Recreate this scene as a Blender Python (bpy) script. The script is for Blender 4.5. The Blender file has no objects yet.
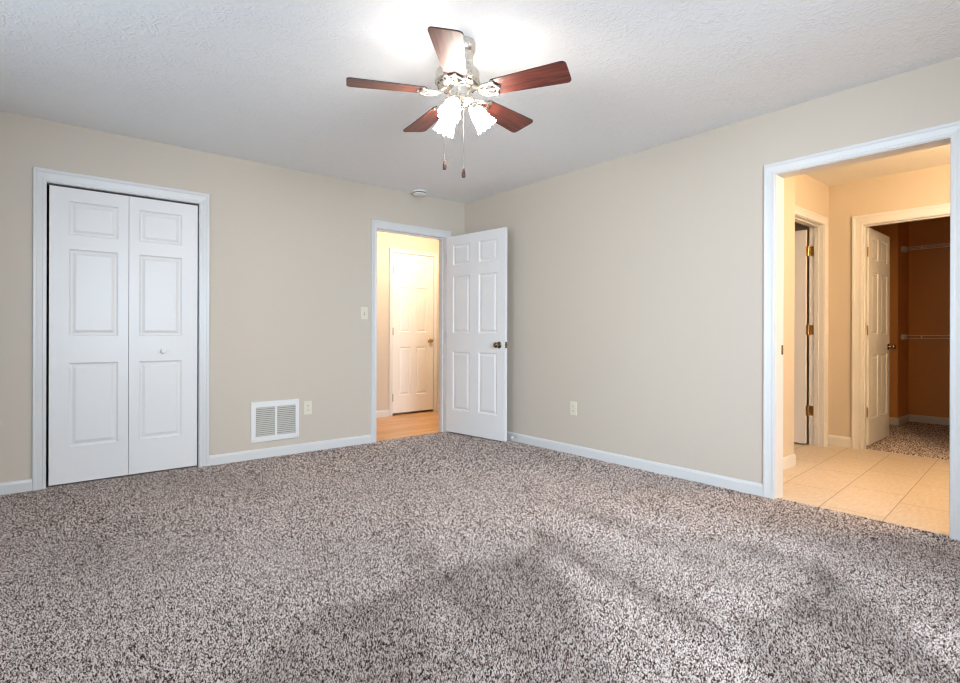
import bpy, bmesh, math, random
import numpy as np
from mathutils import Matrix, Vector

random.seed(7)
scene = bpy.context.scene
COL = scene.collection
PI = math.pi

# ------------------------------------------------------------------ camera
YAW = 0.876029            # angle between the back wall's +x and the view axis
ROLL = 0.002736
CAM = Vector((-3.59546, -4.58199, 1.02999))
fw = Vector((math.cos(YAW), math.sin(YAW), 0))
rt = Vector((math.sin(YAW), -math.cos(YAW), 0))
up = Vector((0, 0, 1))
cx = rt * math.cos(ROLL) + up * math.sin(ROLL)
cy = up * math.cos(ROLL) - rt * math.sin(ROLL)
cam = bpy.data.cameras.new('camera')
cam.sensor_fit = 'HORIZONTAL'
cam.sensor_width = 36.0
cam.lens = 538.837 / 960 * 36.0
cam.shift_y = -7.25 / 960
cam.clip_start = 0.02
camo = bpy.data.objects.new('camera', cam)
COL.objects.link(camo)
m = Matrix((cx, cy, -fw)).transposed().to_4x4()
m.translation = CAM
camo.matrix_world = m
scene.camera = camo

# ------------------------------------------------------------------ world, lights, exposure
world = bpy.data.worlds.new('sky')
scene.world = world
world.use_nodes = True
wn = world.node_tree
wn.nodes['Background'].inputs[0].default_value = (0.62, 0.80, 1.0, 1)
wn.nodes['Background'].inputs[1].default_value = 1.0


def area(name, loc, target, sx, sy, power, color, spread=PI):
    l = bpy.data.lights.new(name, 'AREA')
    l.shape = 'RECTANGLE'
    l.size = sx
    l.size_y = sy
    l.energy = power
    l.color = color
    l.spread = spread
    o = bpy.data.objects.new(name, l)
    COL.objects.link(o)
    o.location = loc
    d = Vector(target) - Vector(loc)
    o.rotation_euler = d.to_track_quat('-Z', 'Y').to_euler()
    return o


def bulb(name, loc, power, color, radius=0.05):
    l = bpy.data.lights.new(name, 'POINT')
    l.energy = power
    l.color = color
    l.shadow_soft_size = radius
    o = bpy.data.objects.new(name, l)
    COL.objects.link(o)
    o.location = loc
    return o


DAY = (0.73, 0.86, 1.0)
WARM = (1.0, 0.71, 0.42)
HALL_WARM = (1.0, 0.80, 0.58)
# daylight standing in the two windows behind the camera
area('window_daylight_left', (-5.62, -2.60, 1.40), (-1.0, -3.90, 2.9), 1.70, 1.40, 47, DAY, 2.4)
area('window_daylight_front', (-2.50, -5.85, 1.50), (-0.50, -1.8, 0.1), 1.50, 1.40, 82, DAY, 2.0)
# lamps of the bathroom, the hall and the walk-in closet light
BATH_POWER, HALL_POWER = 62, 37

vs = scene.view_settings
scene.display_settings.display_device = 'sRGB'
vs.view_transform = 'Standard'
vs.look = 'None'
vs.exposure = 0.45
vs.gamma = 1.0
vs.use_curve_mapping = False
scene.cycles.max_bounces = 10
scene.cycles.diffuse_bounces = 6
scene.cycles.use_denoising = True
scene.cycles.sample_clamp_indirect = 6.0
scene.cycles.filter_width = 1.15
scene.cycles.denoising_prefilter = 'ACCURATE'

# ------------------------------------------------------------------ materials


def new_mat(name):
    mt = bpy.data.materials.new(name)
    mt.use_nodes = True
    nt = mt.node_tree
    return mt, nt, nt.nodes['Principled BSDF']


def add(nt, kind, **kw):
    n = nt.nodes.new(kind)
    for k, v in kw.items():
        if k.startswith('i_'):
            n.inputs[k[2:].replace('_', ' ')].default_value = v
        else:
            setattr(n, k, v)
    return n


def pos(nt):
    return add(nt, 'ShaderNodeTexCoord').outputs['Object']


def bump(nt, b, height, strength, dist):
    bn = add(nt, 'ShaderNodeBump')
    bn.inputs['Strength'].default_value = strength
    bn.inputs['Distance'].default_value = dist
    nt.links.new(height, bn.inputs['Height'])
    nt.links.new(bn.outputs[0], b.inputs['Normal'])


def ramp(nt, src, stops):
    r = add(nt, 'ShaderNodeValToRGB')
    e = r.color_ramp.elements
    while len(e) < len(stops):
        e.new(0.5)
    for q, (p, c) in zip(e, stops):
        q.position = p
        q.color = (*c, 1)
    nt.links.new(src, r.inputs[0])
    return r.outputs[0]


def paint(name, col, rough=0.6, nscale=220, strength=0.08):
    mt, nt, b = new_mat(name)
    b.inputs['Base Color'].default_value = (*col, 1)
    b.inputs['Roughness'].default_value = rough
    n = add(nt, 'ShaderNodeTexNoise')
    n.inputs['Scale'].default_value = nscale
    n.inputs['Detail'].default_value = 3
    nt.links.new(pos(nt), n.inputs['Vector'])
    bump(nt, b, n.outputs[0], strength, 0.002)
    return mt


def metal(name, col, rough):
    mt, nt, b = new_mat(name)
    b.inputs['Base Color'].default_value = (*col, 1)
    b.inputs['Metallic'].default_value = 1.0
    n = add(nt, 'ShaderNodeTexNoise')
    n.inputs['Scale'].default_value = 90
    nt.links.new(pos(nt), n.inputs['Vector'])
    mr = add(nt, 'ShaderNodeMapRange')
    mr.inputs['To Min'].default_value = rough * 0.8
    mr.inputs['To Max'].default_value = rough * 1.2
    nt.links.new(n.outputs[0], mr.inputs['Value'])
    nt.links.new(mr.outputs[0], b.inputs['Roughness'])
    return mt


M = {}
M['wall'] = paint('wall_paint_greige', (0.60, 0.53, 0.445), 0.55)
M['wall_tan'] = paint('side_room_wall_tan', (0.60, 0.53, 0.43), 0.55)  # bathroom side walls: base colour slightly warmer than the bedroom greige
M['wall_brown'] = paint('walk_in_wall_brown', (0.62, 0.30, 0.085), 0.55)  # walk-in closet walls: base colour much browner than the bedroom greige
M['white'] = paint('trim_white_paint', (0.69, 0.69, 0.68), 0.32, 60, 0.04)
M['door'] = paint('door_white_paint', (0.80, 0.795, 0.785), 0.35, 120, 0.10)
M['plastic'] = paint('white_plastic', (0.80, 0.80, 0.78), 0.35, 50, 0.01)
M['ivory'] = paint('ivory_plastic', (0.74, 0.69, 0.56), 0.35, 50, 0.01)
M['slot'] = paint('dark_slot', (0.05, 0.045, 0.04), 0.6, 50, 0.01)
M['louver'] = paint('louver_enamel', (0.55, 0.53, 0.48), 0.4, 50, 0.01)
M['nickel'] = metal('brushed_nickel', (0.70, 0.66, 0.60), 0.28)
M['bracket'] = metal('antique_nickel', (0.56, 0.51, 0.44), 0.36)
M['chain'] = metal('dull_chain_nickel', (0.34, 0.32, 0.29), 0.4)
M['bronze'] = metal('aged_bronze', (0.26, 0.20, 0.14), 0.25)
M['brass'] = metal('antique_brass', (0.62, 0.44, 0.22), 0.30)
M['wire'] = paint('white_coated_wire', (0.82, 0.80, 0.77), 0.35, 50, 0.01)

# ceiling: white with a stomped texture
mt, nt, b = new_mat('ceiling_stomp_texture')
b.inputs['Base Color'].default_value = (0.90, 0.905, 0.91, 1)
b.inputs['Roughness'].default_value = 0.8
p = pos(nt)
n1 = add(nt, 'ShaderNodeTexNoise')
n1.inputs['Scale'].default_value = 26
n1.inputs['Detail'].default_value = 4
n1.inputs['Distortion'].default_value = 1.6
nt.links.new(p, n1.inputs['Vector'])
n2 = add(nt, 'ShaderNodeTexNoise')
n2.inputs['Scale'].default_value = 5
nt.links.new(p, n2.inputs['Vector'])
mm = add(nt, 'ShaderNodeMath', operation='MULTIPLY')
nt.links.new(ramp(nt, n1.outputs[0], [(0.46, (0, 0, 0)), (0.60, (1, 1, 1))]), mm.inputs[0])
nt.links.new(ramp(nt, n2.outputs[0], [(0.35, (0.25, 0.25, 0.25)), (0.65, (1, 1, 1))]), mm.inputs[1])
bump(nt, b, mm.outputs[0], 0.42, 0.006)
M['ceiling'] = mt
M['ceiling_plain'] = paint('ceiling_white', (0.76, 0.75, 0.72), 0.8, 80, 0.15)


mt, nt, b = new_mat('speckled_carpet')
b.inputs['Roughness'].default_value = 0.95
b.inputs['Specular IOR Level'].default_value = 0.1
at = add(nt, 'ShaderNodeAttribute', attribute_name='tone')
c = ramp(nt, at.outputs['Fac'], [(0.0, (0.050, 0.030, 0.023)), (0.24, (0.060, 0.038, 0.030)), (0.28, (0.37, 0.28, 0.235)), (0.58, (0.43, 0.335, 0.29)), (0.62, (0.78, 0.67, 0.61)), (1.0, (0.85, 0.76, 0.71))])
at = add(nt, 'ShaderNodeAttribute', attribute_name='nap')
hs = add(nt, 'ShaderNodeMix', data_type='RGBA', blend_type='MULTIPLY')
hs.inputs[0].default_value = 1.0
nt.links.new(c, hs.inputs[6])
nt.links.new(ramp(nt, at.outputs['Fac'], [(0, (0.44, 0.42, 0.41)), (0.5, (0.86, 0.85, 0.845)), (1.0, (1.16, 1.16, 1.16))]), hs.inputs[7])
nt.links.new(hs.outputs[2], b.inputs['Base Color'])
M['carpet'] = mt

# bathroom tile: turned a few degrees to the room, thin grout
mt, nt, b = new_mat('beige_ceramic_tile')
mp = add(nt, 'ShaderNodeMapping')
mp.inputs['Rotation'].default_value = (0, 0, math.radians(-3.6))
nt.links.new(pos(nt), mp.inputs['Vector'])
mp.inputs['Location'].default_value = (0.10, 3.392, 0)
br = add(nt, 'ShaderNodeTexBrick', offset=0.35, squash=1.0)
br.inputs['Scale'].default_value = 1.0
br.inputs['Brick Width'].default_value = 0.62
br.inputs['Row Height'].default_value = 0.3165
br.inputs['Mortar Size'].default_value = 0.0028
br.inputs['Mortar Smooth'].default_value = 0.3
br.inputs['Color1'].default_value = (0.66, 0.57, 0.46, 1)
br.inputs['Color2'].default_value = (0.63, 0.54, 0.43, 1)
br.inputs['Mortar'].default_value = (0.30, 0.23, 0.16, 1)
nt.links.new(mp.outputs[0], br.inputs['Vector'])
st = add(nt, 'ShaderNodeMapping')
st.inputs['Scale'].default_value = (14, 60, 1)
st.inputs['Rotation'].default_value = (0, 0, math.radians(48))
nt.links.new(pos(nt), st.inputs['Vector'])
sn = add(nt, 'ShaderNodeTexNoise')
sn.inputs['Scale'].default_value = 1.0
sn.inputs['Detail'].default_value = 4
nt.links.new(st.outputs[0], sn.inputs['Vector'])
mx = add(nt, 'ShaderNodeMix', data_type='RGBA', blend_type='MULTIPLY')
mx.inputs[0].default_value = 1.0
nt.links.new(br.outputs['Color'], mx.inputs[6])
nt.links.new(ramp(nt, sn.outputs[0], [(0.3, (0.90, 0.88, 0.86)), (0.7, (1.06, 1.05, 1.04))]), mx.inputs[7])
nt.links.new(mx.outputs[2], b.inputs['Base Color'])
b.inputs['Roughness'].default_value = 0.38
bump(nt, b, br.outputs['Fac'], -0.3, 0.002)
M['tile'] = mt

# hall floor: light oak strips
mt, nt, b = new_mat('oak_strip_floor')
br = add(nt, 'ShaderNodeTexBrick', offset=0.42)
br.inputs['Scale'].default_value = 1.0
br.inputs['Brick Width'].default_value = 0.9
br.inputs['Row Height'].default_value = 0.083
br.inputs['Mortar Size'].default_value = 0.0012
br.inputs['Color1'].default_value = (0.76, 0.44, 0.19, 1)
br.inputs['Color2'].default_value = (0.62, 0.33, 0.13, 1)
br.inputs['Mortar'].default_value = (0.25, 0.13, 0.06, 1)
nt.links.new(pos(nt), br.inputs['Vector'])
st = add(nt, 'ShaderNodeMapping')
st.inputs['Scale'].default_value = (4, 70, 1)
nt.links.new(pos(nt), st.inputs['Vector'])
sn = add(nt, 'ShaderNodeTexNoise')
sn.inputs['Scale'].default_value = 1.0
sn.inputs['Detail'].default_value = 5
nt.links.new(st.outputs[0], sn.inputs['Vector'])
mx = add(nt, 'ShaderNodeMix', data_type='RGBA', blend_type='MULTIPLY')
mx.inputs[0].default_value = 1.0
nt.links.new(br.outputs['Color'], mx.inputs[6])
nt.links.new(ramp(nt, sn.outputs[0], [(0.3, (0.75, 0.68, 0.6)), (0.7, (1.1, 1.1, 1.1))]), mx.inputs[7])
nt.links.new(mx.outputs[2], b.inputs['Base Color'])
b.inputs['Roughness'].default_value = 0.3
M['oak'] = mt

# fan blades: cherry wood grain along the blade
mt, nt, b = new_mat('cherry_wood')
st = add(nt, 'ShaderNodeMapping')
st.inputs['Scale'].default_value = (6, 70, 6)
nt.links.new(pos(nt), st.inputs['Vector'])
sn = add(nt, 'ShaderNodeTexNoise')
sn.inputs['Scale'].default_value = 1.0
sn.inputs['Detail'].default_value = 6
sn.inputs['Distortion'].default_value = 0.6
nt.links.new(st.outputs[0], sn.inputs['Vector'])
nt.links.new(ramp(nt, sn.outputs[0], [(0.30, (0.045, 0.012, 0.010)), (0.52, (0.135, 0.030, 0.020)), (0.75, (0.22, 0.060, 0.035))]), b.inputs['Base Color'])
b.inputs['Roughness'].default_value = 0.45
b.inputs['Coat Weight'].default_value = 0.2
b.inputs['Coat Roughness'].default_value = 0.15
M['cherry'] = mt
mt, nt, b = new_mat('blade_edge_wood')
b.inputs['Base Color'].default_value = (0.05, 0.022, 0.018, 1)
b.inputs['Roughness'].default_value = 0.4
M['edge'] = mt

# lit frosted glass
mt, nt, b = new_mat('lit_frosted_glass')
b.inputs['Base Color'].default_value = (0.95, 0.93, 0.9, 1)
b.inputs['Roughness'].default_value = 0.35
b.inputs['Emission Color'].default_value = (1.0, 0.92, 0.82, 1)
b.inputs['Emission Strength'].default_value = 38.0
M['shade'] = mt
mt, nt, b = new_mat('lit_bulb')
b.inputs['Emission Color'].default_value = (1.0, 0.92, 0.82, 1)
b.inputs['Emission Strength'].default_value = 70.0
M['bulb'] = mt
mt, nt, b = new_mat('lit_diffuser_warm')
b.inputs['Emission Color'].default_value = (*WARM, 1)
b.inputs['Emission Strength'].default_value = 4.0
M['diffuser'] = mt

# window pane
mt, nt, b = new_mat('window_glass')
tr = add(nt, 'ShaderNodeBsdfTransparent')
gl = add(nt, 'ShaderNodeBsdfGlossy')
gl.inputs['Roughness'].default_value = 0.02
ms = add(nt, 'ShaderNodeMixShader')
ms.inputs[0].default_value = 0.06
nt.links.new(tr.outputs[0], ms.inputs[1])
nt.links.new(gl.outputs[0], ms.inputs[2])
nt.links.new(ms.outputs[0], nt.nodes['Material Output'].inputs['Surface'])
M['glass'] = mt

# ------------------------------------------------------------------ mesh helpers


class MB:
    """collects shapes, then links them as one mesh object"""

    def __init__(self):
        self.v = []
        self.f = []

    def mesh(self, verts, faces):
        o = len(self.v)
        self.v += [tuple(q) for q in verts]
        self.f += [tuple(i + o for i in f) for f in faces]
        return self

    def box(self, x0, x1, y0, y1, z0, z1):
        vs_ = [(x, y, z) for x in (x0, x1) for y in (y0, y1) for z in (z0, z1)]
        return self.mesh(vs_, [(0, 1, 3, 2), (4, 6, 7, 5), (0, 4, 5, 1), (2, 3, 7, 6), (0, 2, 6, 4), (1, 5, 7, 3)])

    def lathe(self, prof, seg=32, mat=None, flute=None):
        """prof: (radius, height) pairs, turned about local z; mat places it"""
        vs_ = []
        for r, z in prof:
            for k in range(seg):
                a = 2 * PI * k / seg
                rr, zz = (r, z) if flute is None else flute(r, z, a)
                vs_.append(Vector((rr * math.cos(a), rr * math.sin(a), zz)))
        if mat is not None:
            vs_ = [mat @ q for q in vs_]
        fs = []
        for i in range(len(prof) - 1):
            for k in range(seg):
                k2 = (k + 1) % seg
                fs.append((i * seg + k, i * seg + k2, (i + 1) * seg + k2, (i + 1) * seg + k))
        if prof[0][0] > 1e-6:
            fs.append(tuple(range(seg))[::-1]) if flute is None else None
        if prof[-1][0] > 1e-6 and flute is None:
            fs.append(tuple((len(prof) - 1) * seg + k for k in range(seg)))
        return self.mesh(vs_, fs)

    def tube(self, pts, r, seg=8):
        pts = [Vector(q) for q in pts]
        vs_ = []
        for i, q in enumerate(pts):
            d = (pts[min(i + 1, len(pts) - 1)] - pts[max(i - 1, 0)]).normalized()
            s = d.cross(Vector((0, 0, 1)) if abs(d.z) < 0.9 else Vector((1, 0, 0))).normalized()
            t = d.cross(s)
            rr = r[i] if isinstance(r, (list, tuple)) else r
            for k in range(seg):
                a = 2 * PI * k / seg
                vs_.append(q + s * (rr * math.cos(a)) + t * (rr * math.sin(a)))
        fs = []
        for i in range(len(pts) - 1):
            for k in range(seg):
                k2 = (k + 1) % seg
                fs.append((i * seg + k, i * seg + k2, (i + 1) * seg + k2, (i + 1) * seg + k))
        fs.append(tuple(range(seg))[::-1])
        fs.append(tuple((len(pts) - 1) * seg + k for k in range(seg)))
        return self.mesh(vs_, fs)

    def prism(self, poly, t0, t1, mat=None):
        """poly: 2-D outline, extruded from t0 to t1 along local z"""
        n = len(poly)
        vs_ = [Vector((x, y, t0)) for x, y in poly] + [Vector((x, y, t1)) for x, y in poly]
        if mat is not None:
            vs_ = [mat @ q for q in vs_]
        fs = [tuple(range(n))[::-1], tuple(range(n, 2 * n))]
        fs += [(i, (i + 1) % n, n + (i + 1) % n, n + i) for i in range(n)]
        return self.mesh(vs_, fs)

    def build(self, name, mat, parent=None, smooth=None, bevel=0, weld=True):
        me = bpy.data.meshes.new(name)
        bm = bmesh.new()
        bv = [bm.verts.new(q) for q in self.v]
        for f in self.f:
            try:
                bm.faces.new([bv[i] for i in f])
            except ValueError:
                pass
        if weld:
            bmesh.ops.remove_doubles(bm, verts=bm.verts, dist=1e-5)
        bmesh.ops.recalc_face_normals(bm, faces=bm.faces)
        bm.to_mesh(me)
        bm.free()
        for mm_ in (mat if isinstance(mat, (list, tuple)) else [mat]):
            me.materials.append(mm_)
        if smooth is not None:
            me.polygons.foreach_set('use_smooth', [True] * len(me.polygons))
            me.set_sharp_from_angle(angle=math.radians(smooth))
        o = bpy.data.objects.new(name, me)
        COL.objects.link(o)
        if parent is not None:
            o.parent = parent
        if bevel:
            bw = o.modifiers.new('bevel', 'BEVEL')
            bw.width = bevel
            bw.segments = 2
            bw.limit_method = 'ANGLE'
            bw.angle_limit = math.radians(40)
        return o


def tag(o, label, cat, group=None, kind=None):
    if label:
        o['label'] = label
    if cat:
        o['category'] = cat
    if group:
        o['group'] = group
    if kind:
        o['kind'] = kind
    return o


def empty(name, loc=(0, 0, 0), rotz=0.0):
    o = bpy.data.objects.new(name, None)
    o.empty_display_size = 0.1
    COL.objects.link(o)
    o.location = loc
    o.rotation_euler = (0, 0, rotz)
    return o


def frame_of(d):
    """rotation whose local z points along d"""
    return Vector(d).to_track_quat('Z', 'Y').to_matrix().to_4x4()


# ------------------------------------------------------------------ room shell
H = 2.44
T = 0.12
XL, YF = -5.40, -5.20        # left and front walls of the bedroom
XB = 2.20                    # far wall of the bathroom
YB = -2.78                   # its door wall
YN = -2.885                  # the near, thicker piece of that wall
YH = 1.37                    # far wall of the hall


def wall(name, axis, c0, c1, u0, u1, holes=(), mat='wall', label=None, z0=-0.05, z1=H):
    """axis 'y': wall along x between y=c0 and c1; holes are (u0, u1, z0, z1)"""
    us = sorted({u0, u1, *[h[0] for h in holes], *[h[1] for h in holes]})
    zs = sorted({z0, z1, *[max(z0, h[2]) for h in holes], *[h[3] for h in holes]})

    def solid(i, j):
        if i < 0 or j < 0 or i >= len(us) - 1 or j >= len(zs) - 1:
            return False
        uc, zc = (us[i] + us[i + 1]) / 2, (zs[j] + zs[j + 1]) / 2
        return not any(h[0] < uc < h[1] and h[2] < zc < h[3] for h in holes)

    P = (lambda u, c, z: (u, c, z)) if axis == 'y' else (lambda u, c, z: (c, u, z))
    mb = MB()
    for i in range(len(us) - 1):
        for j in range(len(zs) - 1):
            if not solid(i, j):
                continue
            a, b_, c, d = us[i], us[i + 1], zs[j], zs[j + 1]
            for cc in (c0, c1):
                mb.mesh([P(a, cc, c), P(b_, cc, c), P(b_, cc, d), P(a, cc, d)], [(0, 1, 2, 3)])
            if not solid(i - 1, j):
                mb.mesh([P(a, c0, c), P(a, c1, c), P(a, c1, d), P(a, c0, d)], [(0, 1, 2, 3)])
            if not solid(i + 1, j):
                mb.mesh([P(b_, c0, c), P(b_, c1, c), P(b_, c1, d), P(b_, c0, d)], [(0, 1, 2, 3)])
            if not solid(i, j - 1):
                mb.mesh([P(a, c0, c), P(a, c1, c), P(b_, c1, c), P(b_, c0, c)], [(0, 1, 2, 3)])
            if not solid(i, j + 1):
                mb.mesh([P(a, c0, d), P(a, c1, d), P(b_, c1, d), P(b_, c0, d)], [(0, 1, 2, 3)])
    o = mb.build(name, M[mat])
    return tag(o, label, 'wall', kind='structure')


J = 0.018                    # jamb thickness
CLO = (-3.517, -2.600, 2.030)      # clear openings: u0, u1, head
ENT = (-1.062, -0.250, 2.040)
BTH = (-4.006, -3.170, 2.038)
WIC = (-3.86, -3.050, 2.030)
WCD = (1.30, 2.045, 2.050)
HDR = (-0.076, 0.552, 2.064)


def hole(o):
    return (o[0] - J, o[1] + J, -1, o[2] + J)


WIN_L = (-3.50, -1.70, 0.65, 2.15)
WIN_F = (-3.35, -1.55, 0.65, 2.15)
wall('wall_back', 'y', 0, T, XL - T, 1.6, [hole(CLO), hole(ENT)], label='greige bedroom wall with the bifold closet and the hall doorway')
wall('wall_right', 'x', 0, T, YF - T, 0, [hole(BTH)], label='greige bedroom wall with the wide cased opening to the bathroom')
wall('wall_left', 'x', XL - T, XL, YF - T, 0, [WIN_L], label='greige bedroom wall with a window, outside the picture')
wall('wall_front', 'y', YF - T, YF, XL, 0, [WIN_F], label='greige bedroom wall with a window, behind the camera')
# hall
wall('wall_hall', 'y', YH, YH + T, -2.40, 1.6, [hole(HDR)], label='cream-lit hall wall with a closed white door')
wall('wall_hall_left', 'x', -2.40, -2.30, T, YH, label='end wall of the hall, hidden left of the doorway')
wall('wall_hall_right', 'x', 1.5, 1.6, T, YH, label='end wall of the hall, hidden right of the doorway')
wall('wall_hall_light_block', 'y', YH + T, YH + T + 0.05, -0.3, 0.8, label='added slab shutting out light behind the closed hall door')  # unseen slab, added so the gap under the hall door stays dark
# the space behind the bifold doors
wall('wall_closet_back', 'y', 0.72, 0.80, -3.80, -2.40, label='rear wall of the closet behind the bifold doors')
wall('wall_closet_left', 'x', -3.80, -3.72, T, 0.72, label='side wall of the closet behind the bifold doors')
# bathroom
mb = MB()
mb.box(T, 1.085, YN, -2.70, -0.05, H)
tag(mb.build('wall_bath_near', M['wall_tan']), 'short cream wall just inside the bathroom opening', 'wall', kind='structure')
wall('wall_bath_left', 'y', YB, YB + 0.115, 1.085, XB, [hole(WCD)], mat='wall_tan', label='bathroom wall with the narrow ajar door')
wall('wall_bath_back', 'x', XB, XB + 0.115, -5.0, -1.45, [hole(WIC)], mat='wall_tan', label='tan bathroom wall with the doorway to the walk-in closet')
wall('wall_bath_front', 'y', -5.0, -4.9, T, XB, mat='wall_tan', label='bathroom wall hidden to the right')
# small room beyond the narrow ajar door
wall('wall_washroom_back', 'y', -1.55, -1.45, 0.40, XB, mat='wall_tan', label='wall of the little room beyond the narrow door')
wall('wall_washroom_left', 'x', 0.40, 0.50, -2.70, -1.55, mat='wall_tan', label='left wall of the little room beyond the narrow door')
# walk-in closet
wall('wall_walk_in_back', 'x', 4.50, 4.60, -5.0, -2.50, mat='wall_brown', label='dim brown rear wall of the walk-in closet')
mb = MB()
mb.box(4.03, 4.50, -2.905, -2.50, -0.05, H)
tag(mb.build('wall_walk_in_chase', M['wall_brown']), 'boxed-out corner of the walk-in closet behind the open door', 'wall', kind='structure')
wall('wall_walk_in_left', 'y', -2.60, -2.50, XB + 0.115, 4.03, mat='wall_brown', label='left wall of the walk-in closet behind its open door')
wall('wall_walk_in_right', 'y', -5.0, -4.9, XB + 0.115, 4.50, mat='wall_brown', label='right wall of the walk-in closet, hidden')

# ceilings


def slab(name, x0, x1, y0, y1, z0, z1, mat, label, cat):
    return tag(MB().box(x0, x1, y0, y1, z0, z1).build(name, M[mat]), label, cat, kind='structure')


slab('ceiling', XL - T, 0.06, YF - T, 0.06, H, H + 0.1, 'ceiling', 'white stomp-textured bedroom ceiling', 'ceiling')
slab('ceiling', -3.8, 1.6, 0.06, YH + T, H, H + 0.1, 'ceiling_plain', 'plain white hall ceiling', 'ceiling')
slab('ceiling', 0.06, XB + 0.06, -5.0, -1.45, H, H + 0.1, 'ceiling_plain', 'warm-lit bathroom ceiling', 'ceiling')
slab('ceiling', XB + 0.06, 4.6, -5.0, -1.45, H, H + 0.1, 'ceiling_plain', 'dark walk-in closet ceiling', 'ceiling')

# floors


def carpet(name, x0, x1, y0, y1, label, nap, spacing):
    """cut pile: a backing sheet plus one leaning tuft per stitch, each of one yarn tone"""
    rng = np.random.default_rng(11)
    P, S = [], []
    for step, keep in spacing:
        nx, ny = int((x1 - x0) / step), int((y1 - y0) / step)
        X, Y = np.meshgrid(x0 + (np.arange(nx) + 0.5) * step, y0 + (np.arange(ny) + 0.5) * step, indexing='ij')
        X, Y = X.ravel(), Y.ravel()
        k = keep(X, Y)
        q = np.stack([X[k], Y[k]], -1)
        q += (rng.random(q.shape) - 0.5) * step * 0.9
        P.append(q)
        S.append(np.full(len(q), step))
    P, S = np.concatenate(P), np.concatenate(S)
    n = len(P)
    nv = nap(P[:, 0], P[:, 1])
    tone = rng.random(n)
    a0 = rng.random(n) * 2 * PI
    rad = S * (0.60 + 0.25 * rng.random(n))
    h = 0.0058 + 0.0030 * rng.random(n)
    # brushed one way or the other by the vacuum cleaner, plus random lean
    lean = (nv - 0.5) * 0.010
    ax = P[:, 0] - lean * fw.x + (rng.random(n) - 0.5) * 0.007
    ay = P[:, 1] - lean * fw.y + (rng.random(n) - 0.5) * 0.007
    V = np.zeros((n, 6, 3))
    for k in range(3):
        a = a0 + k * 2 * PI / 3
        V[:, k, 0] = P[:, 0] + rad * np.cos(a)
        V[:, k, 1] = P[:, 1] + rad * np.sin(a)
        V[:, k, 2] = -0.006
        V[:, 3 + k, 0] = ax + 0.55 * rad * np.cos(a)
        V[:, 3 + k, 1] = ay + 0.55 * rad * np.sin(a)
        V[:, 3 + k, 2] = h - 0.006 + 0.003 * (rng.random(n) - 0.5)
    co = np.concatenate([V.reshape(-1, 3), [(x0, y0, -0.005), (x1, y0, -0.005), (x1, y1, -0.005), (x0, y1, -0.005)]])
    b0 = np.arange(n)[:, None] * 6
    tri = b0 + np.array([[3, 4, 5]])
    quads = np.concatenate([b0 + np.array([[k, (k + 1) % 3, 3 + (k + 1) % 3, 3 + k]]) for k in range(3)] + [np.array([[0, 1, 2, 3]]) + n * 6])
    loops = np.concatenate([tri.ravel(), quads.ravel()]).astype(np.int32)
    starts = np.concatenate([np.arange(len(tri)) * 3, len(tri) * 3 + np.arange(len(quads)) * 4]).astype(np.int32)
    me = bpy.data.meshes.new(name)
    me.vertices.add(len(co))
    me.vertices.foreach_set('co', co.astype(np.float32).ravel())
    me.loops.add(len(loops))
    me.loops.foreach_set('vertex_index', loops)
    me.polygons.add(len(starts))
    me.polygons.foreach_set('loop_start', starts)
    me.update(calc_edges=True)
    for nm, val in (('nap', nv), ('tone', tone)):
        at = me.attributes.new(nm, 'FLOAT', 'POINT')
        at.data.foreach_set('value', np.concatenate([np.repeat(val, 6), np.zeros(4)]).astype(np.float32))
    me.materials.append(M['carpet'])
    o = bpy.data.objects.new(name, me)
    COL.objects.link(o)
    return tag(o, label, 'floor', kind='structure')


def smooth(e0, e1, x):
    t = np.clip((x - e0) / (e1 - e0), 0, 1)
    return t * t * (3 - 2 * t)


def stroke(x, y, a, b, w, soft):
    """a vacuum stroke: a strip from a to b, w wide, with soft edges"""
    ax, ay = a
    dx, dy = b[0] - a[0], b[1] - a[1]
    L = math.hypot(dx, dy)
    dx, dy = dx / L, dy / L
    u = (x - ax) * dx + (y - ay) * dy
    v = np.abs((x - ax) * -dy + (y - ay) * dx)
    w_ = w * (0.55 + 0.45 * np.clip(u / L, 0, 1))
    return (1 - smooth(w_ - soft, w_ + soft, v)) * smooth(-soft, soft * 2, u) * (1 - smooth(L - soft * 2, L + soft, u))


def wedge(x, y, pts, soft):
    """a convex patch brushed the other way, with soft edges"""
    sd = np.full(np.shape(x), 1e9)
    n = len(pts)
    area2 = sum(pts[k][0] * pts[(k + 1) % n][1] - pts[(k + 1) % n][0] * pts[k][1] for k in range(n))
    sg = 1 if area2 > 0 else -1
    for k in range(n):
        (ax, ay), (bx, by) = pts[k], pts[(k + 1) % n]
        L = math.hypot(bx - ax, by - ay)
        sd = np.minimum(sd, sg * ((bx - ax) * (y - ay) - (by - ay) * (x - ax)) / L)
    return smooth(-soft * 0.3, soft, sd)


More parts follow.
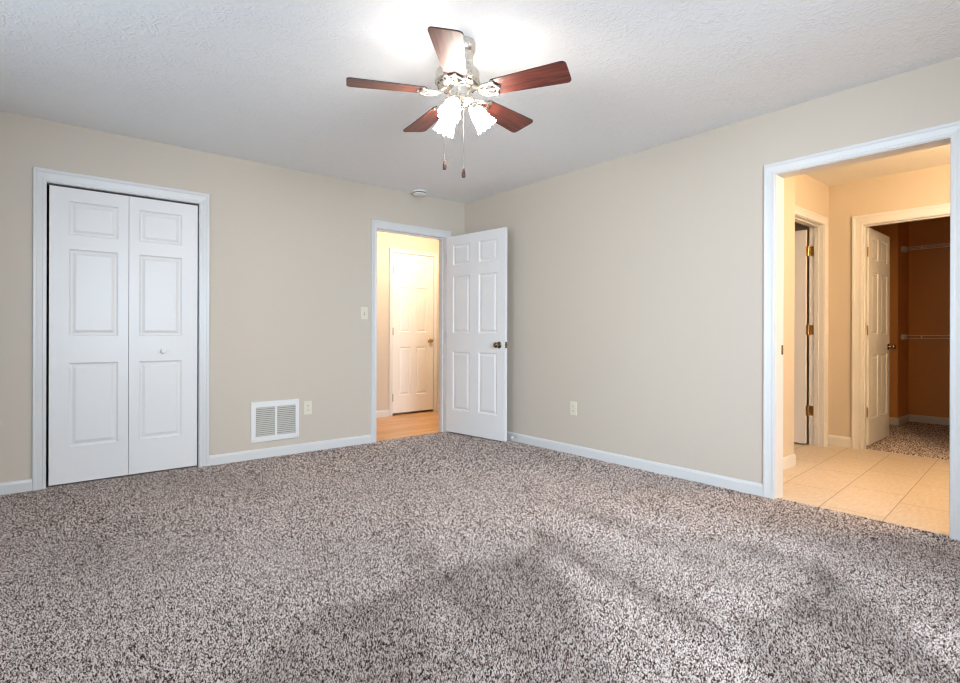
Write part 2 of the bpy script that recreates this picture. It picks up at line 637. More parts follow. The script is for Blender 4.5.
def vacuum_marks(x, y):
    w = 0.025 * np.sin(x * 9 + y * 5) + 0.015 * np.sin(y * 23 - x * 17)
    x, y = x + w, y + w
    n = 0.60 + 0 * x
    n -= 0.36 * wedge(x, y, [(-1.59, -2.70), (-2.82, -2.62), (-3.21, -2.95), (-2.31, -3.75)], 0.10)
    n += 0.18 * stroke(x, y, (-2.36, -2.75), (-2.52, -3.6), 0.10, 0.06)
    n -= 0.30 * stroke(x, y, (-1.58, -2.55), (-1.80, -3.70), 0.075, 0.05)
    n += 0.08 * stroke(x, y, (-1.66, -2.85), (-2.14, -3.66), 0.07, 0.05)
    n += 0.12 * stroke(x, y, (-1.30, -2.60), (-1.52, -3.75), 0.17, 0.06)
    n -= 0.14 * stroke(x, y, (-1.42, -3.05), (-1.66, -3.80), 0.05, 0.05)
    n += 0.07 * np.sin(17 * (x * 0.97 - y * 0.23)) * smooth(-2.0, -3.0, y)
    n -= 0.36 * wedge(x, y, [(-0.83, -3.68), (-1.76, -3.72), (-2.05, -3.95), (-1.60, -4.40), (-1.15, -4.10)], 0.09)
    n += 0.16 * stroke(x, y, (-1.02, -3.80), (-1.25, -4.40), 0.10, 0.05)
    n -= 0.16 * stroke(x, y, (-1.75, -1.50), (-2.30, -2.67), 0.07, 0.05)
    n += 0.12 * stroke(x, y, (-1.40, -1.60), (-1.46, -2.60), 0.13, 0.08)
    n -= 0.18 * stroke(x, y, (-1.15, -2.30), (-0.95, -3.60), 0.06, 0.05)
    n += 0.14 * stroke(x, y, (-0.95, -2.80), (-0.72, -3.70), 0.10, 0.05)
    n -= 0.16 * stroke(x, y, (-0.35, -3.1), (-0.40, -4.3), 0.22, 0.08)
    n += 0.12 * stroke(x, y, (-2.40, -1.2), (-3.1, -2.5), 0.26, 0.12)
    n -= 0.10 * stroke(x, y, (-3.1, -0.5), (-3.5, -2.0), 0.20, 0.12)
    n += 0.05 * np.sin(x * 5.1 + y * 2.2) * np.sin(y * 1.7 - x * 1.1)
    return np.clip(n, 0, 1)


def view_depth(x, y):
    dx, dy = x - CAM.x, y - CAM.y
    return dx * fw.x + dy * fw.y, np.abs(dx * rt.x + dy * rt.y)


def near(x, y):
    z, w = view_depth(x, y)
    return (z > 1.4) & (w < z * 0.98 + 0.3) & (z < 2.7)


def middle(x, y):
    z, w = view_depth(x, y)
    return (z >= 2.7) & (w < z * 0.98 + 0.3) & (z < 4.0)


def far(x, y):
    z, w = view_depth(x, y)
    return (z >= 4.0) & (w < z * 0.98 + 0.3)


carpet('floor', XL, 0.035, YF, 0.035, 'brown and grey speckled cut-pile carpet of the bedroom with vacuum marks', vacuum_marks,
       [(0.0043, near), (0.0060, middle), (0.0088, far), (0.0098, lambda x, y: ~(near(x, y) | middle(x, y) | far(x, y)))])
carpet('floor', XB + 0.06, 4.50, -4.90, -2.60, 'brown speckled carpet of the dim walk-in closet', lambda x, y: 0.5 + 0 * x,
       [(0.0075, lambda x, y: (y > -4.2)), (0.022, lambda x, y: y <= -4.2)])
slab('floor', 0.02, XB + 0.06, -5.0, -1.45, -0.09, -0.006, 'tile', 'beige ceramic tile floor of the bathroom', 'floor')
slab('floor', -2.4, 1.6, 0.02, YH + T, -0.09, -0.006, 'oak', 'light oak strip floor of the hall', 'floor')
slab('floor', -3.8, -2.42, 0.036, 0.8, -0.09, -0.004, 'louver', 'floor of the closet behind the bifold doors', 'floor')

# ------------------------------------------------------------------ door frames (casing and jamb)
ON_BACK = lambda u, v, n: (u, -n, v)
ON_RIGHT = lambda u, v, n: (-n, u, v)
ON_BATH_BACK = lambda u, v, n: (XB - n, u, v)
ON_BATH_LEFT = lambda u, v, n: (u, YB - n, v)
ON_HALL = lambda u, v, n: (u, YH - n, v)
trim_no = [0]


def casing_profile(W):
    return [(0, 0), (0, 0.0105), (0.012, 0.0115), (0.017, 0.0092), (W * 0.66, 0.0135), (W * 0.76, 0.0172), (W - 0.004, 0.018), (W, 0.014), (W, 0)]


def frame(P, o, wt, label, W=0.062, head=None, reveal=0.005, stop=None, zb=-0.01):
    """cased opening: two side casings, a head casing and the jamb lining"""
    trim_no[0] += 1
    u0, u1, hz = o
    t = empty('trim_%d' % trim_no[0], P((u0 + u1) / 2, 0, 0))
    tag(t, label, 'door frame', kind='structure')
    org = Vector(t.location)
    Q = lambda u, v, n: tuple(Vector(P(u, v, n)) - org)
    WH = head or W
    prof, hp = casing_profile(W), casing_profile(WH)
    for s, ui in ((-1, u0 - reveal), (1, u1 + reveal)):
        mb = MB()
        n = len(prof)
        lo = [Q(ui + s * w, zb, d) for w, d in prof]
        hi = [Q(ui + s * w, hz + reveal + w * WH / W, d) for w, d in prof]
        mb.mesh(lo + hi, [tuple(range(n)), tuple(range(n, 2 * n))[::-1]] + [(i, (i + 1) % n, n + (i + 1) % n, n + i) for i in range(n)])
        mb.build('side_casing', M['white'], t)
    mb = MB()
    n = len(hp)
    a = [Q(u0 - reveal - w * W / WH, hz + reveal + w, d) for w, d in hp]
    b_ = [Q(u1 + reveal + w * W / WH, hz + reveal + w, d) for w, d in hp]
    mb.mesh(a + b_, [tuple(range(n)), tuple(range(n, 2 * n))[::-1]] + [(i, (i + 1) % n, n + (i + 1) % n, n + i) for i in range(n)])
    mb.build('head_casing', M['white'], t)
    mb = MB()

    def bx(ua, ub, va, vb, na, nb):
        p0, p1 = Q(ua, va, na), Q(ub, vb, nb)
        mb.box(*sorted((p0[0], p1[0])), *sorted((p0[1], p1[1])), *sorted((p0[2], p1[2])))
    bx(u0 - J, u0, zb, hz, 0.001, -wt)
    bx(u1, u1 + J, zb, hz, 0.001, -wt)
    bx(u0 - J, u1 + J, hz, hz + J, 0.001, -wt)
    mb.build('door_jamb', M['white'], t)
    if stop is not None:
        mb = MB()
        n0, n1 = stop
        bx(u0, u0 + 0.011, zb, hz, -n0, -n1)
        bx(u1 - 0.011, u1, zb, hz, -n0, -n1)
        bx(u0 + 0.011, u1 - 0.011, hz - 0.011, hz, -n0, -n1)
        mb.build('door_stop', M['white'], t)
    return t


frame(ON_BACK, CLO, T, 'white moulded frame around the bifold closet doors', 0.066, 0.082)
frame(ON_BACK, ENT, T, 'white moulded frame of the hall doorway', 0.055, 0.070, stop=(0.045, 0.08))
bt = frame(ON_RIGHT, BTH, T, 'wide white cased frame of the bathroom opening', 0.063, 0.068)
frame(ON_BATH_BACK, WIC, 0.115, 'cream-lit frame of the walk-in closet doorway in the bathroom', 0.078, 0.082, stop=(0.035, 0.07))
frame(ON_BATH_LEFT, WCD, 0.115, 'frame of the narrow doorway on the left side of the bathroom', 0.075, 0.070, stop=(0.035, 0.07))
frame(ON_HALL, HDR, T, 'white frame of the closed door across the hall', 0.05, 0.05)
# strike plate let into the left jamb of the bathroom opening
sp = MB().box(0.088, 0.116, BTH[1] - 0.0012 - bt.location.y, BTH[1] + 0.001 - bt.location.y, 0.905, 0.965).build('strike_plate', M['bronze'], bt)
sp['label'] = 'dark bronze strike plate'

# ------------------------------------------------------------------ baseboards
BB = [(0, 0), (0, 0.0135), (0.062, 0.0135), (0.070, 0.011), (0.076, 0.008), (0.078, 0.004), (0.078, 0)]


def baseboard(name, P, u0, u1, label, hgt=0.078, zb=-0.01):
    n = len(BB)
    pr = [(zb + (v - 0) * (hgt - zb) / 0.078, d) for v, d in BB]
    mb = MB()
    mb.mesh([P(u0, v, d) for v, d in pr] + [P(u1, v, d) for v, d in pr],
            [tuple(range(n)), tuple(range(n, 2 * n))[::-1]] + [(i, (i + 1) % n, n + (i + 1) % n, n + i) for i in range(n)])
    return tag(mb.build(name, M['white']), label, 'baseboard', kind='structure')


baseboard('baseboard_back', ON_BACK, XL, CLO[0] - 0.071, 'white baseboard left of the bifold closet')
baseboard('baseboard_back', ON_BACK, CLO[1] + 0.071, ENT[0] - 0.060, 'white baseboard between the bifold closet and the hall doorway')
baseboard('baseboard_back', ON_BACK, ENT[1] + 0.060, 0, 'white baseboard piece in the corner behind the open door')
baseboard('baseboard_right', ON_RIGHT, BTH[1] + 0.068, -0.0135, 'white baseboard along the blank right wall')
baseboard('baseboard_right', ON_RIGHT, YF, BTH[0] - 0.068, 'white baseboard right of the bathroom opening')
baseboard('baseboard_left', lambda u, v, n: (XL + n, u, v), YF + 0.0135, -0.0135, 'white baseboard under the left window')
baseboard('baseboard_front', lambda u, v, n: (u, YF + n, v), XL, -0.0135, 'white baseboard behind the camera')
baseboard('baseboard_hall', ON_HALL, -2.3, HDR[0] - 0.055, 'white baseboard left of the hall door')
baseboard('baseboard_hall', ON_HALL, HDR[1] + 0.055, 1.5, 'white baseboard right of the hall door')
baseboard('baseboard_bath_near', lambda u, v, n: (u, YN - n, v), T, 1.085, 'cream-lit baseboard just inside the bathroom opening', 0.085)
baseboard('baseboard_bath_back', ON_BATH_BACK, WIC[1] + 0.083, YB, 'cream-lit baseboard between the two bathroom doorways', 0.09)
baseboard('baseboard_bath_back', ON_BATH_BACK, -4.9, WIC[0] - 0.083, 'baseboard of the bathroom hidden to the right')
baseboard('baseboard_walk_in_back', lambda u, v, n: (4.50 - n, u, v), -4.9, -2.905, 'dim white baseboard on the rear wall of the walk-in closet', 0.085)
baseboard('baseboard_walk_in_chase', lambda u, v, n: (4.03 - n, u, v), -2.9185, -2.60, 'dim white baseboard on the front of the boxed closet corner', 0.085)
baseboard('baseboard_walk_in_side', lambda u, v, n: (u, -2.905 - n, v), 4.03, 4.4865, 'dim white baseboard on the side of the boxed closet corner', 0.085)

# ------------------------------------------------------------------ windows behind the camera
win_no = [0]


def window(P, w, label):
    win_no[0] += 1
    u0, u1, z0, z1 = w
    t = empty('window_%d' % win_no[0], P((u0 + u1) / 2, z0, 0))
    tag(t, label, 'window', kind='structure')
    org = Vector(t.location)

    def part(name, boxes, mat):
        mb = MB()
        for ua, ub, va, vb, na, nb in boxes:
            p0, p1 = Vector(P(ua, va, na)) - org, Vector(P(ub, vb, nb)) - org
            mb.box(*sorted((p0[0], p1[0])), *sorted((p0[1], p1[1])), *sorted((p0[2], p1[2])))
        return mb.build(name, M[mat], t)
    W = 0.065
    part('window_casing', [(u0 - W, u0, z0 - W, z1 + W, 0, 0.017), (u1, u1 + W, z0 - W, z1 + W, 0, 0.017),
                           (u0, u1, z1, z1 + W, 0, 0.017), (u0, u1, z0 - W, z0, 0, 0.017)], 'white')
    f = 0.04
    part('window_frame', [(u0, u0 + f, z0, z1, -0.03, -0.09), (u1 - f, u1, z0, z1, -0.03, -0.09),
                          (u0 + f, u1 - f, z1 - f, z1, -0.03, -0.09), (u0 + f, u1 - f, z0, z0 + f, -0.03, -0.09)], 'white')
    zm = (z0 + z1) / 2
    um = (u0 + u1) / 2
    part('window_sash', [(u0 + f, u1 - f, zm - 0.02, zm + 0.02, -0.05, -0.08), (um - 0.02, um + 0.02, z0 + f, z1 - f, -0.045, -0.085)], 'white')
    part('window_pane', [(u0 + f, um - 0.02, z0 + f, zm - 0.02, -0.064, -0.066), (um + 0.02, u1 - f, z0 + f, zm - 0.02, -0.064, -0.066),
                         (u0 + f, um - 0.02, zm + 0.02, z1 - f, -0.064, -0.066), (um + 0.02, u1 - f, zm + 0.02, z1 - f, -0.064, -0.066)], 'glass')


window(lambda u, v, n: (XL + n, u, v), WIN_L, 'white double-hung window in the left wall, outside the picture')
window(lambda u, v, n: (u, YF + n, v), WIN_F, 'white double-hung window in the wall behind the camera')

# ------------------------------------------------------------------ doors


def panel_slab(w, h, t, panels, z0=0.0):
    """moulded slab: x 0..w, y 0..t, z z0..z0+h with raised panels pressed into both faces"""
    mb = MB()
    us = sorted({0, w, *[p[0] for p in panels], *[p[1] for p in panels]})
    zs = sorted({0, h, *[p[2] for p in panels], *[p[3] for p in panels]})
    rings = [(0, 0), (0.004, 0.0045), (0.012, 0.0085), (0.020, 0.0085), (0.036, 0.0025), (0.040, 0.0018)]
    for side in (0, 1):
        Y = (lambda d: d) if side == 0 else (lambda d: t - d)
        for i in range(len(us) - 1):
            for j in range(len(zs) - 1):
                uc, zc = (us[i] + us[i + 1]) / 2, (zs[j] + zs[j + 1]) / 2
                if any(p[0] < uc < p[1] and p[2] < zc < p[3] for p in panels):
                    continue
                mb.mesh([(us[i], Y(0), zs[j] + z0), (us[i + 1], Y(0), zs[j] + z0), (us[i + 1], Y(0), zs[j + 1] + z0), (us[i], Y(0), zs[j + 1] + z0)], [(0, 1, 2, 3)])
        for p in panels:
            us_in = [u for u in us if p[0] < u < p[1]]
            prev = None
            for k, (ins, d) in enumerate(rings):
                c = [(p[0] + ins, Y(d), p[2] + ins + z0), (p[1] - ins, Y(d), p[2] + ins + z0), (p[1] - ins, Y(d), p[3] - ins + z0), (p[0] + ins, Y(d), p[3] - ins + z0)]
                if prev is not None:
                    mb.mesh(prev + c, [(q, (q + 1) % 4, 4 + (q + 1) % 4, 4 + q) for q in range(4)])
                prev = c
            mb.mesh(prev, [(0, 1, 2, 3)])
    z1 = z0 + h
    mb.mesh([(0, 0, z0), (w, 0, z0), (w, t, z0), (0, t, z0), (0, 0, z1), (w, 0, z1), (w, t, z1), (0, t, z1)],
            [(0, 1, 2, 3), (4, 5, 6, 7), (0, 3, 7, 4), (1, 2, 6, 5)])
    return mb


def six_panels(w, stile, mull, z):
    pw = (w - 2 * stile - mull) / 2
    cols = [(stile, stile + pw), (w - stile - pw, w - stile)]
    return [(a, b_, c, d) for a, b_ in cols for c, d in z]


SIX = [(0.235, 0.835), (1.025, 1.61), (1.725, 1.935)]
KNOB = [(0.0, 0.0), (0.031, 0.0), (0.033, 0.003), (0.030, 0.007), (0.014, 0.010), (0.011, 0.016), (0.011, 0.028),
        (0.018, 0.033), (0.026, 0.040), (0.0275, 0.048), (0.025, 0.056), (0.016, 0.062), (0.0, 0.064)]


def knob_part(parent, x, y, z, ydir, mat='bronze', name='door_knob'):
    mb = MB()
    mb.lathe(KNOB, 28, Matrix.Translation((x, y, z)) @ frame_of((0, ydir, 0)))
    o = mb.build(name, M[mat], parent, smooth=50)
    o['label'] = 'round metal knob with rosette'
    return o


def hinge_part(parent, x, y, z, mat, leaf=None, leaf2=None):
    """knuckle of stacked barrels; leaf: (x0, x1, y0, y1) plate on the slab edge"""
    mb = MB()
    for k in range(3):
        z0 = z - 0.045 + k * 0.0305
        mb.lathe([(0.0, 0), (0.0065, 0), (0.0065, 0.029), (0.0, 0.029)], 12, Matrix.Translation((x, y, z0)))
    mb.lathe([(0.0, 0), (0.004, 0), (0.005, 0.004), (0.0, 0.008)], 12, Matrix.Translation((x, y, z + 0.047)))
    if leaf:
        mb.box(leaf[0], leaf[1], leaf[2], leaf[3], z - 0.045, z + 0.045)
    if leaf2:
        mb.box(leaf2[0], leaf2[1], leaf2[2], leaf2[3], z - 0.045, z + 0.045)
    o = mb.build('hinge', M[mat], parent, smooth=50)
    o['label'] = 'metal butt hinge'
    return o


door_no = [0]


def door(loc, rotz, label):
    door_no[0] += 1
    d = empty('door_%d' % door_no[0], loc, rotz)
    return tag(d, label, 'door', kind='structure')


# bifold closet doors
d = door((CLO[0], 0, 0), 0, 'pair of closed white bifold closet doors with raised panels')
LW = 0.446
BIF = [(0.105, LW - 0.062, 0.245, 0.815), (0.105, LW - 0.062, 1.000, 1.590), (0.105, LW - 0.062, 1.685, 1.915)]
BIF2 = [(0.062, LW - 0.108, a, b_) for _, _, a, b_ in BIF]
l1 = panel_slab(LW, 2.004, 0.032, BIF, 0.0).build('door_leaf', M['door'], d)
l1.location = (0.014, 0.012, 0.012)
l2 = panel_slab(LW, 2.004, 0.032, BIF2, 0.0).build('door_leaf', M['door'], d)
l2.location = (0.014 + LW + 0.003, 0.012, 0.012)
mb = MB()
mb.lathe([(0, 0), (0.011, 0), (0.009, 0.006), (0.009, 0.012), (0.015, 0.017), (0.018, 0.023), (0.015, 0.029), (0, 0.031)], 24,
         Matrix.Translation((0.214, 0, 0.887)) @ frame_of((0, -1, 0)))
k = mb.build('knob', M['plastic'], l2, smooth=50)
k['label'] = 'small round white knob'
mb = MB()
mb.box(0.002, CLO[1] - CLO[0] - 0.002, 0.02, 0.05, 2.0175, 2.0299)
mb.build('track', M['slot'], d)

# open door of the hall doorway: hinge at the right jamb, swung into the room
th = math.radians(-83.1)
DW = 0.806
d = door((-0.254, -0.022, 0), th, 'open white six-panel door swung in from the hall doorway against the corner')
panel_slab(DW, 2.026, 0.035, six_panels(DW, 0.098, 0.125, SIX), 0.016).build('door_panel', M['door'], d)
# local +y of this door faces the right wall; the face with y=0 looks into the room
knob_part(d, 0.735, 0.0, 0.928, -1)
knob_part(d, 0.735, 0.035, 0.928, 1)
for z in (0.25, 1.02, 1.82):
    hinge_part(d, -0.007, 0.043, z, 'bronze', (-0.0015, 0.0, 0.0, 0.035))
mb = MB()
mb.box(DW, DW + 0.0015, 0.005, 0.030, 0.899, 0.957)
mb.box(DW + 0.001, DW + 0.011, 0.011, 0.024, 0.918, 0.938)
o = mb.build('latch_plate', M['bronze'], d)
o['label'] = 'dark latch plate with bolt'

# closed door across the hall
HW = HDR[1] - HDR[0] - 0.006
d = door((HDR[0] + 0.003, YH + 0.004, 0), 0, 'closed white six-panel door across the hall')
HS = [(0.22, 0.84), (1.03, 1.61), (1.74, 1.95)]
panel_slab(HW, 2.036, 0.035, six_panels(HW, 0.095, 0.085, HS), 0.024).build('door_panel', M['door'], d)
knob_part(d, HW - 0.055, 0.0, 0.945, -1, 'brass')
for z in (0.22, 1.06, 1.84):
    hinge_part(d, 0.0, -0.006, z, 'bronze')

# walk-in closet door, hinged on the left jamb and swung into the closet
d = door((XB + 0.128, -3.063, 0), math.radians(1.6), 'open white six-panel door swung into the dim walk-in closet')
CW = 0.77
panel_slab(CW, 2.012, 0.035, six_panels(CW, 0.10, 0.11, SIX), 0.014).build('door_panel', M['door'], d)
knob_part(d, CW - 0.06, 0.0, 0.915, -1)
knob_part(d, CW - 0.06, 0.035, 0.915, 1)
for z in (0.32, 1.075, 1.80):
    hinge_part(d, -0.006, 0.041, z, 'brass', (-0.002, 0.0, 0.002, 0.033))

# narrow door on the left of the bathroom, opened away into the little room
d = door((WCD[1] - 0.02, YB + 0.128, 0), math.radians(91), 'white door standing open beyond the narrow doorway on the left of the bathroom')
NW = 0.70
panel_slab(NW, 2.008, 0.035, six_panels(NW, 0.10, 0.10, SIX), 0.012).build('door_panel', M['door'], d)
knob_part(d, NW - 0.06, 0.035, 0.93, 1)
for z in (0.32, 1.08, 1.82):
    hinge_part(d, -0.012, 0.0, z, 'brass', (-0.002, 0.0, 0.002, 0.033), (-0.050, -0.012, -0.0198, -0.0172))

# ------------------------------------------------------------------ ceiling fan
FC = Vector((-2.005, -2.517, H))
fan = empty('ceiling_fan', FC)
tag(fan, 'flush-mount nickel ceiling fan with five cherry blades and three lit glass shades', 'ceiling fan')
# z below is measured down from the ceiling
mb = MB()
mb.lathe([(0, 0), (0.062, 0), (0.065, -0.006), (0.065, -0.040), (0.060, -0.052), (0.054, -0.058), (0.054, -0.140), (0, -0.140)], 40, Matrix.Translation(rt * 0.010))
mb.build('canopy', M['nickel'], fan, smooth=35)
mb = MB()
mb.lathe([(0, -0.130), (0.066, -0.130), (0.094, -0.136), (0.106, -0.150), (0.106, -0.186), (0.110, -0.190), (0.110, -0.198), (0.102, -0.204),
          (0.092, -0.214), (0.075, -0.222), (0, -0.222)], 48, Matrix.Translation(rt * -0.012))
mh = mb.build('motor_housing', M['nickel'], fan, smooth=35)
mb = MB()
for k in range(20):                      # slots round the lower rim
    a = 2 * PI * k / 20
    mt_ = Matrix.Translation(rt * -0.012) @ Matrix.Rotation(a, 4, 'Z')
    mb.prism([(0.088, -0.009), (0.098, -0.009), (0.098, 0.009), (0.088, 0.009)], -0.2145, -0.205, mt_)
o = mb.build('vent_slots', M['slot'], mh)
o['label'] = 'dark cooling slots'
mb = MB()
mb.lathe([(0, -0.220), (0.060, -0.220), (0.062, -0.226), (0.056, -0.232), (0.054, -0.268), (0.060, -0.274), (0.074, -0.280), (0.074, -0.292),
          (0.060, -0.300), (0.030, -0.312), (0.014, -0.320), (0.010, -0.330), (0, -0.333)], 40)
mb.build('switch_housing', M['nickel'], fan, smooth=35)
BZ = -0.250
PHI = 0.1740
PITCH = math.radians(-11.5)
tip, root = 0.533, 0.165


def blade_outline():
    """taper from root to tip, corners clipped round"""
    w0, w1 = 0.052, 0.0715
    pts = [(root, -w0 + 0.012), (root + 0.012, -w0)]
    c = 0.022
    for q in range(5):
        a = -PI / 2 + q * PI / 8
        pts.append((tip - c + c * math.cos(a), -w1 + c + c * math.sin(a)))
    for q in range(5):
        a = q * PI / 8
        pts.append((tip - c + c * math.cos(a), w1 - c + c * math.sin(a)))
    pts += [(root + 0.012, w0), (root, w0 - 0.012)]
    return pts


blade_mb = MB().prism(blade_outline(), 0.0, 0.006)
proto_blade = None
proto_iron = None
for q in range(5):
    rot = Matrix.Translation((0, 0, BZ)) @ Matrix.Rotation(math.radians(-0.8), 4, fw) @ Matrix.Rotation(math.radians(-1.3), 4, rt) @ Matrix.Rotation(PHI + q * 2 * PI / 5, 4, 'Z') @ Matrix.Rotation(PITCH, 4, 'X')
    if proto_blade is None:
        b_ = proto_blade = blade_mb.build('blade', M['cherry'], fan)
        b_.data.materials.append(M['edge'])
        for pl in b_.data.polygons:
            if abs(pl.normal.z) < 0.5:
                pl.material_index = 1
        mb = MB()
        # arm from the motor, then a forked ornamental plate under the blade
        mb.tube([(0.068, 0, 0.024), (0.085, 0, 0.016), (0.102, 0, 0.002), (0.125, 0, -0.006), (0.196, 0, -0.006)], [0.012, 0.011, 0.010, 0.008, 0.006], 10)
        for s in (-1, 1):
            mb.tube([(0.090, 0, 0.004), (0.108, s * 0.022, -0.003), (0.130, s * 0.038, -0.006), (0.160, s * 0.041, -0.006),
                     (0.184, s * 0.026, -0.006), (0.200, 0, -0.006)], 0.0060, 8)
            mb.tube([(0.112, 0, -0.005), (0.138, s * 0.018, -0.006), (0.160, s * 0.041, -0.006), (0.180, s * 0.043, -0.006)], 0.0050, 8)
            mb.lathe([(0, -0.012), (0.009, -0.010), (0.010, -0.001), (0, -0.001)], 14, Matrix.Translation((0.180, s * 0.043, 0)))
        mb.lathe([(0, -0.013), (0.010, -0.010), (0.011, -0.001), (0, -0.001)], 14, Matrix.Translation((0.198, 0, 0)))
        i_ = proto_iron = mb.build('blade_bracket', M['bracket'], b_, smooth=50)
    else:
        b_ = proto_blade.copy()
        COL.objects.link(b_)
        b_.parent = fan
        i_ = proto_iron.copy()
        COL.objects.link(i_)
        i_.parent = b_
    b_.matrix_local = rot
# light kit: three arms with tulip shades
for deg in (-30, 90, 210):
    a = math.radians(deg + 0.5)
    rad = Vector((math.cos(a), math.sin(a), 0))
    axis = (rad * 0.60 + Vector((0, 0, -0.80))).normalized()
    neck = rad * 0.060 + Vector((0, 0, -0.302))
    mb = MB()
    mb.tube([rad * 0.035 + Vector((0, 0, -0.280)), rad * 0.054 + Vector((0, 0, -0.287)), neck], 0.009, 10)
    mb.lathe([(0, -0.004), (0.024, -0.004), (0.029, 0.006), (0.029, 0.022), (0.026, 0.024), (0, 0.024)], 24, Matrix.Translation(neck) @ frame_of(axis))
    mb.build('shade_holder', M['nickel'], fan, smooth=40)
    mb = MB()

    def flute(r, z, an):
        g = (z - 0.025) / 0.095
        return r * (1 + 0.05 * max(0, g) * math.cos(an * 12)), z + (0.004 * math.cos(an * 12) if g > 0.97 else 0)
    prof = [(0.023, 0.014), (0.027, 0.020), (0.034, 0.034), (0.039, 0.050), (0.041, 0.070), (0.043, 0.090), (0.048, 0.108), (0.053, 0.120)]
    inner = [(r - 0.003, z) for r, z in reversed(prof)]
    mb.lathe(prof + inner, 48, Matrix.Translation(neck) @ frame_of(axis), flute)
    sh = mb.build('lamp_shade', M['shade'], fan, smooth=60)
    sh['label'] = 'lit white fluted glass shade'
    mb = MB()
    mb.lathe([(0, 0.024), (0.012, 0.026), (0.013, 0.036), (0.020, 0.050), (0.023, 0.064), (0.020, 0.080), (0.010, 0.088), (0, 0.090)], 20,
             Matrix.Translation(neck) @ frame_of(axis))
    mb.build('bulb', M['bulb'], sh, smooth=60)
# pull chains with wooden fobs
for off, zt, zf in ((rt * -0.072 + fw * -0.02, -0.284, -0.603), (rt * 0.020 + fw * -0.045, -0.300, -0.648)):
    mb = MB()
    z = zt
    while z > zf + 0.03:
        mb.lathe([(0, 0.0014), (0.0010, 0.0008), (0.0010, -0.0008), (0, -0.0014)], 6, Matrix.Translation((off.x, off.y, z)))
        z -= 0.0046
    mb.tube([(off.x, off.y, zt), (off.x, off.y, zf + 0.03)], 0.0005, 5)
    mb.tube([(off.x * 0.55, off.y * 0.55, zt - 0.001), (off.x, off.y, zt)], 0.003, 6)
    ch = mb.build('pull_chain', M['chain'], fan, weld=False)
    mb = MB()
    mb.lathe([(0, 0.031), (0.0035, 0.029), (0.005, 0.020), (0.0085, 0.006), (0.0095, -0.006), (0.0085, -0.017), (0, -0.020)], 16, Matrix.Translation((off.x, off.y, zf)))
    o = mb.build('pull_fob', M['edge'], ch, smooth=60)
    o['label'] = 'dark red wooden fob'

# ------------------------------------------------------------------ small fittings
# smoke detector
sd = empty('smoke_detector', (-0.645, -0.105, H))
tag(sd, 'round white smoke detector on the ceiling above the hall doorway', 'smoke detector')
MB().lathe([(0, 0), (0.070, 0), (0.072, -0.003), (0.072, -0.012), (0.066, -0.014), (0, -0.014)], 40).build('mounting_base', M['plastic'], sd, smooth=35)
o = MB().lathe([(0, -0.0135), (0.059, -0.0135), (0.059, -0.022), (0, -0.022)], 40).build('vent_band', M['slot'], sd, smooth=35)
o['label'] = 'dark vent band'
MB().lathe([(0, -0.0215), (0.064, -0.0215), (0.066, -0.025), (0.062, -0.034), (0.048, -0.039), (0, -0.040)], 40).build('cover', M['plastic'], sd, smooth=35)

# return-air grille low on the back wall
vx0, vx1, vz0, vz1 = -2.214, -1.815, 0.138, 0.468
gr = empty('air_vent', ((vx0 + vx1) / 2, 0, vz0))
tag(gr, 'white return-air grille with two louvered panels low on the back wall', 'air vent')
gx = (vx0 + vx1) / 2


def fb(mb, x0, x1, z0, z1, n0, n1):
    return mb.box(x0 - gx, x1 - gx, -n1, -n0, z0 - vz0, z1 - vz0)


ox0, ox1, oz0, oz1 = -2.178, -1.846, 0.180, 0.420
mb = MB()
fb(mb, vx0, ox0, vz0, vz1, 0.0, 0.010)
fb(mb, ox1, vx1, vz0, vz1, 0.0, 0.010)
fb(mb, ox0, ox1, oz1, vz1, 0.0, 0.010)
fb(mb, ox0, ox1, vz0, oz0, 0.0, 0.010)
mb.build('vent_frame', M['plastic'], gr, bevel=0.003)
mb = MB()
fb(mb, -2.020, -2.003, oz0, oz1, 0.001, 0.010)
mb.build('centre_bar', M['plastic'], gr)
mb = MB()
fb(mb, ox0, ox1, oz0, oz1, 0.0003, 0.001)
o = mb.build('backing', M['slot'], gr)
for x0, x1 in ((ox0, -2.020), (-2.003, ox1)):
    mb = MB()
    nl = 15
    for k in range(nl):
        z = oz0 + (k + 0.5) * (oz1 - oz0) / nl
        a, b2 = x0 - gx, x1 - gx
        zz = z - vz0
        vs_ = [(x, -n, zz + h_) for x in (a, b2) for n, h_ in ((0.0015, 0.0055), (0.0085, -0.0062), (0.0095, -0.0050), (0.0025, 0.0067))]
        mb.mesh(vs_, [(0, 1, 2, 3), (4, 7, 6, 5), (0, 4, 5, 1), (1, 5, 6, 2), (2, 6, 7, 3), (3, 7, 4, 0)])
    mb.build('louver_panel', M['louver'], gr)
for x in (vx0 + 0.017, vx1 - 0.017):
    for z in (vz0 + 0.02, vz1 - 0.02):
        mb = MB()
        mb.lathe([(0, 0), (0.0045, 0), (0.004, 0.0018), (0, 0.0024)], 12, Matrix.Translation((x - gx, -0.0098, z - vz0)) @ frame_of((0, -1, 0)))
        mb.build('screw', M['nickel'], gr)


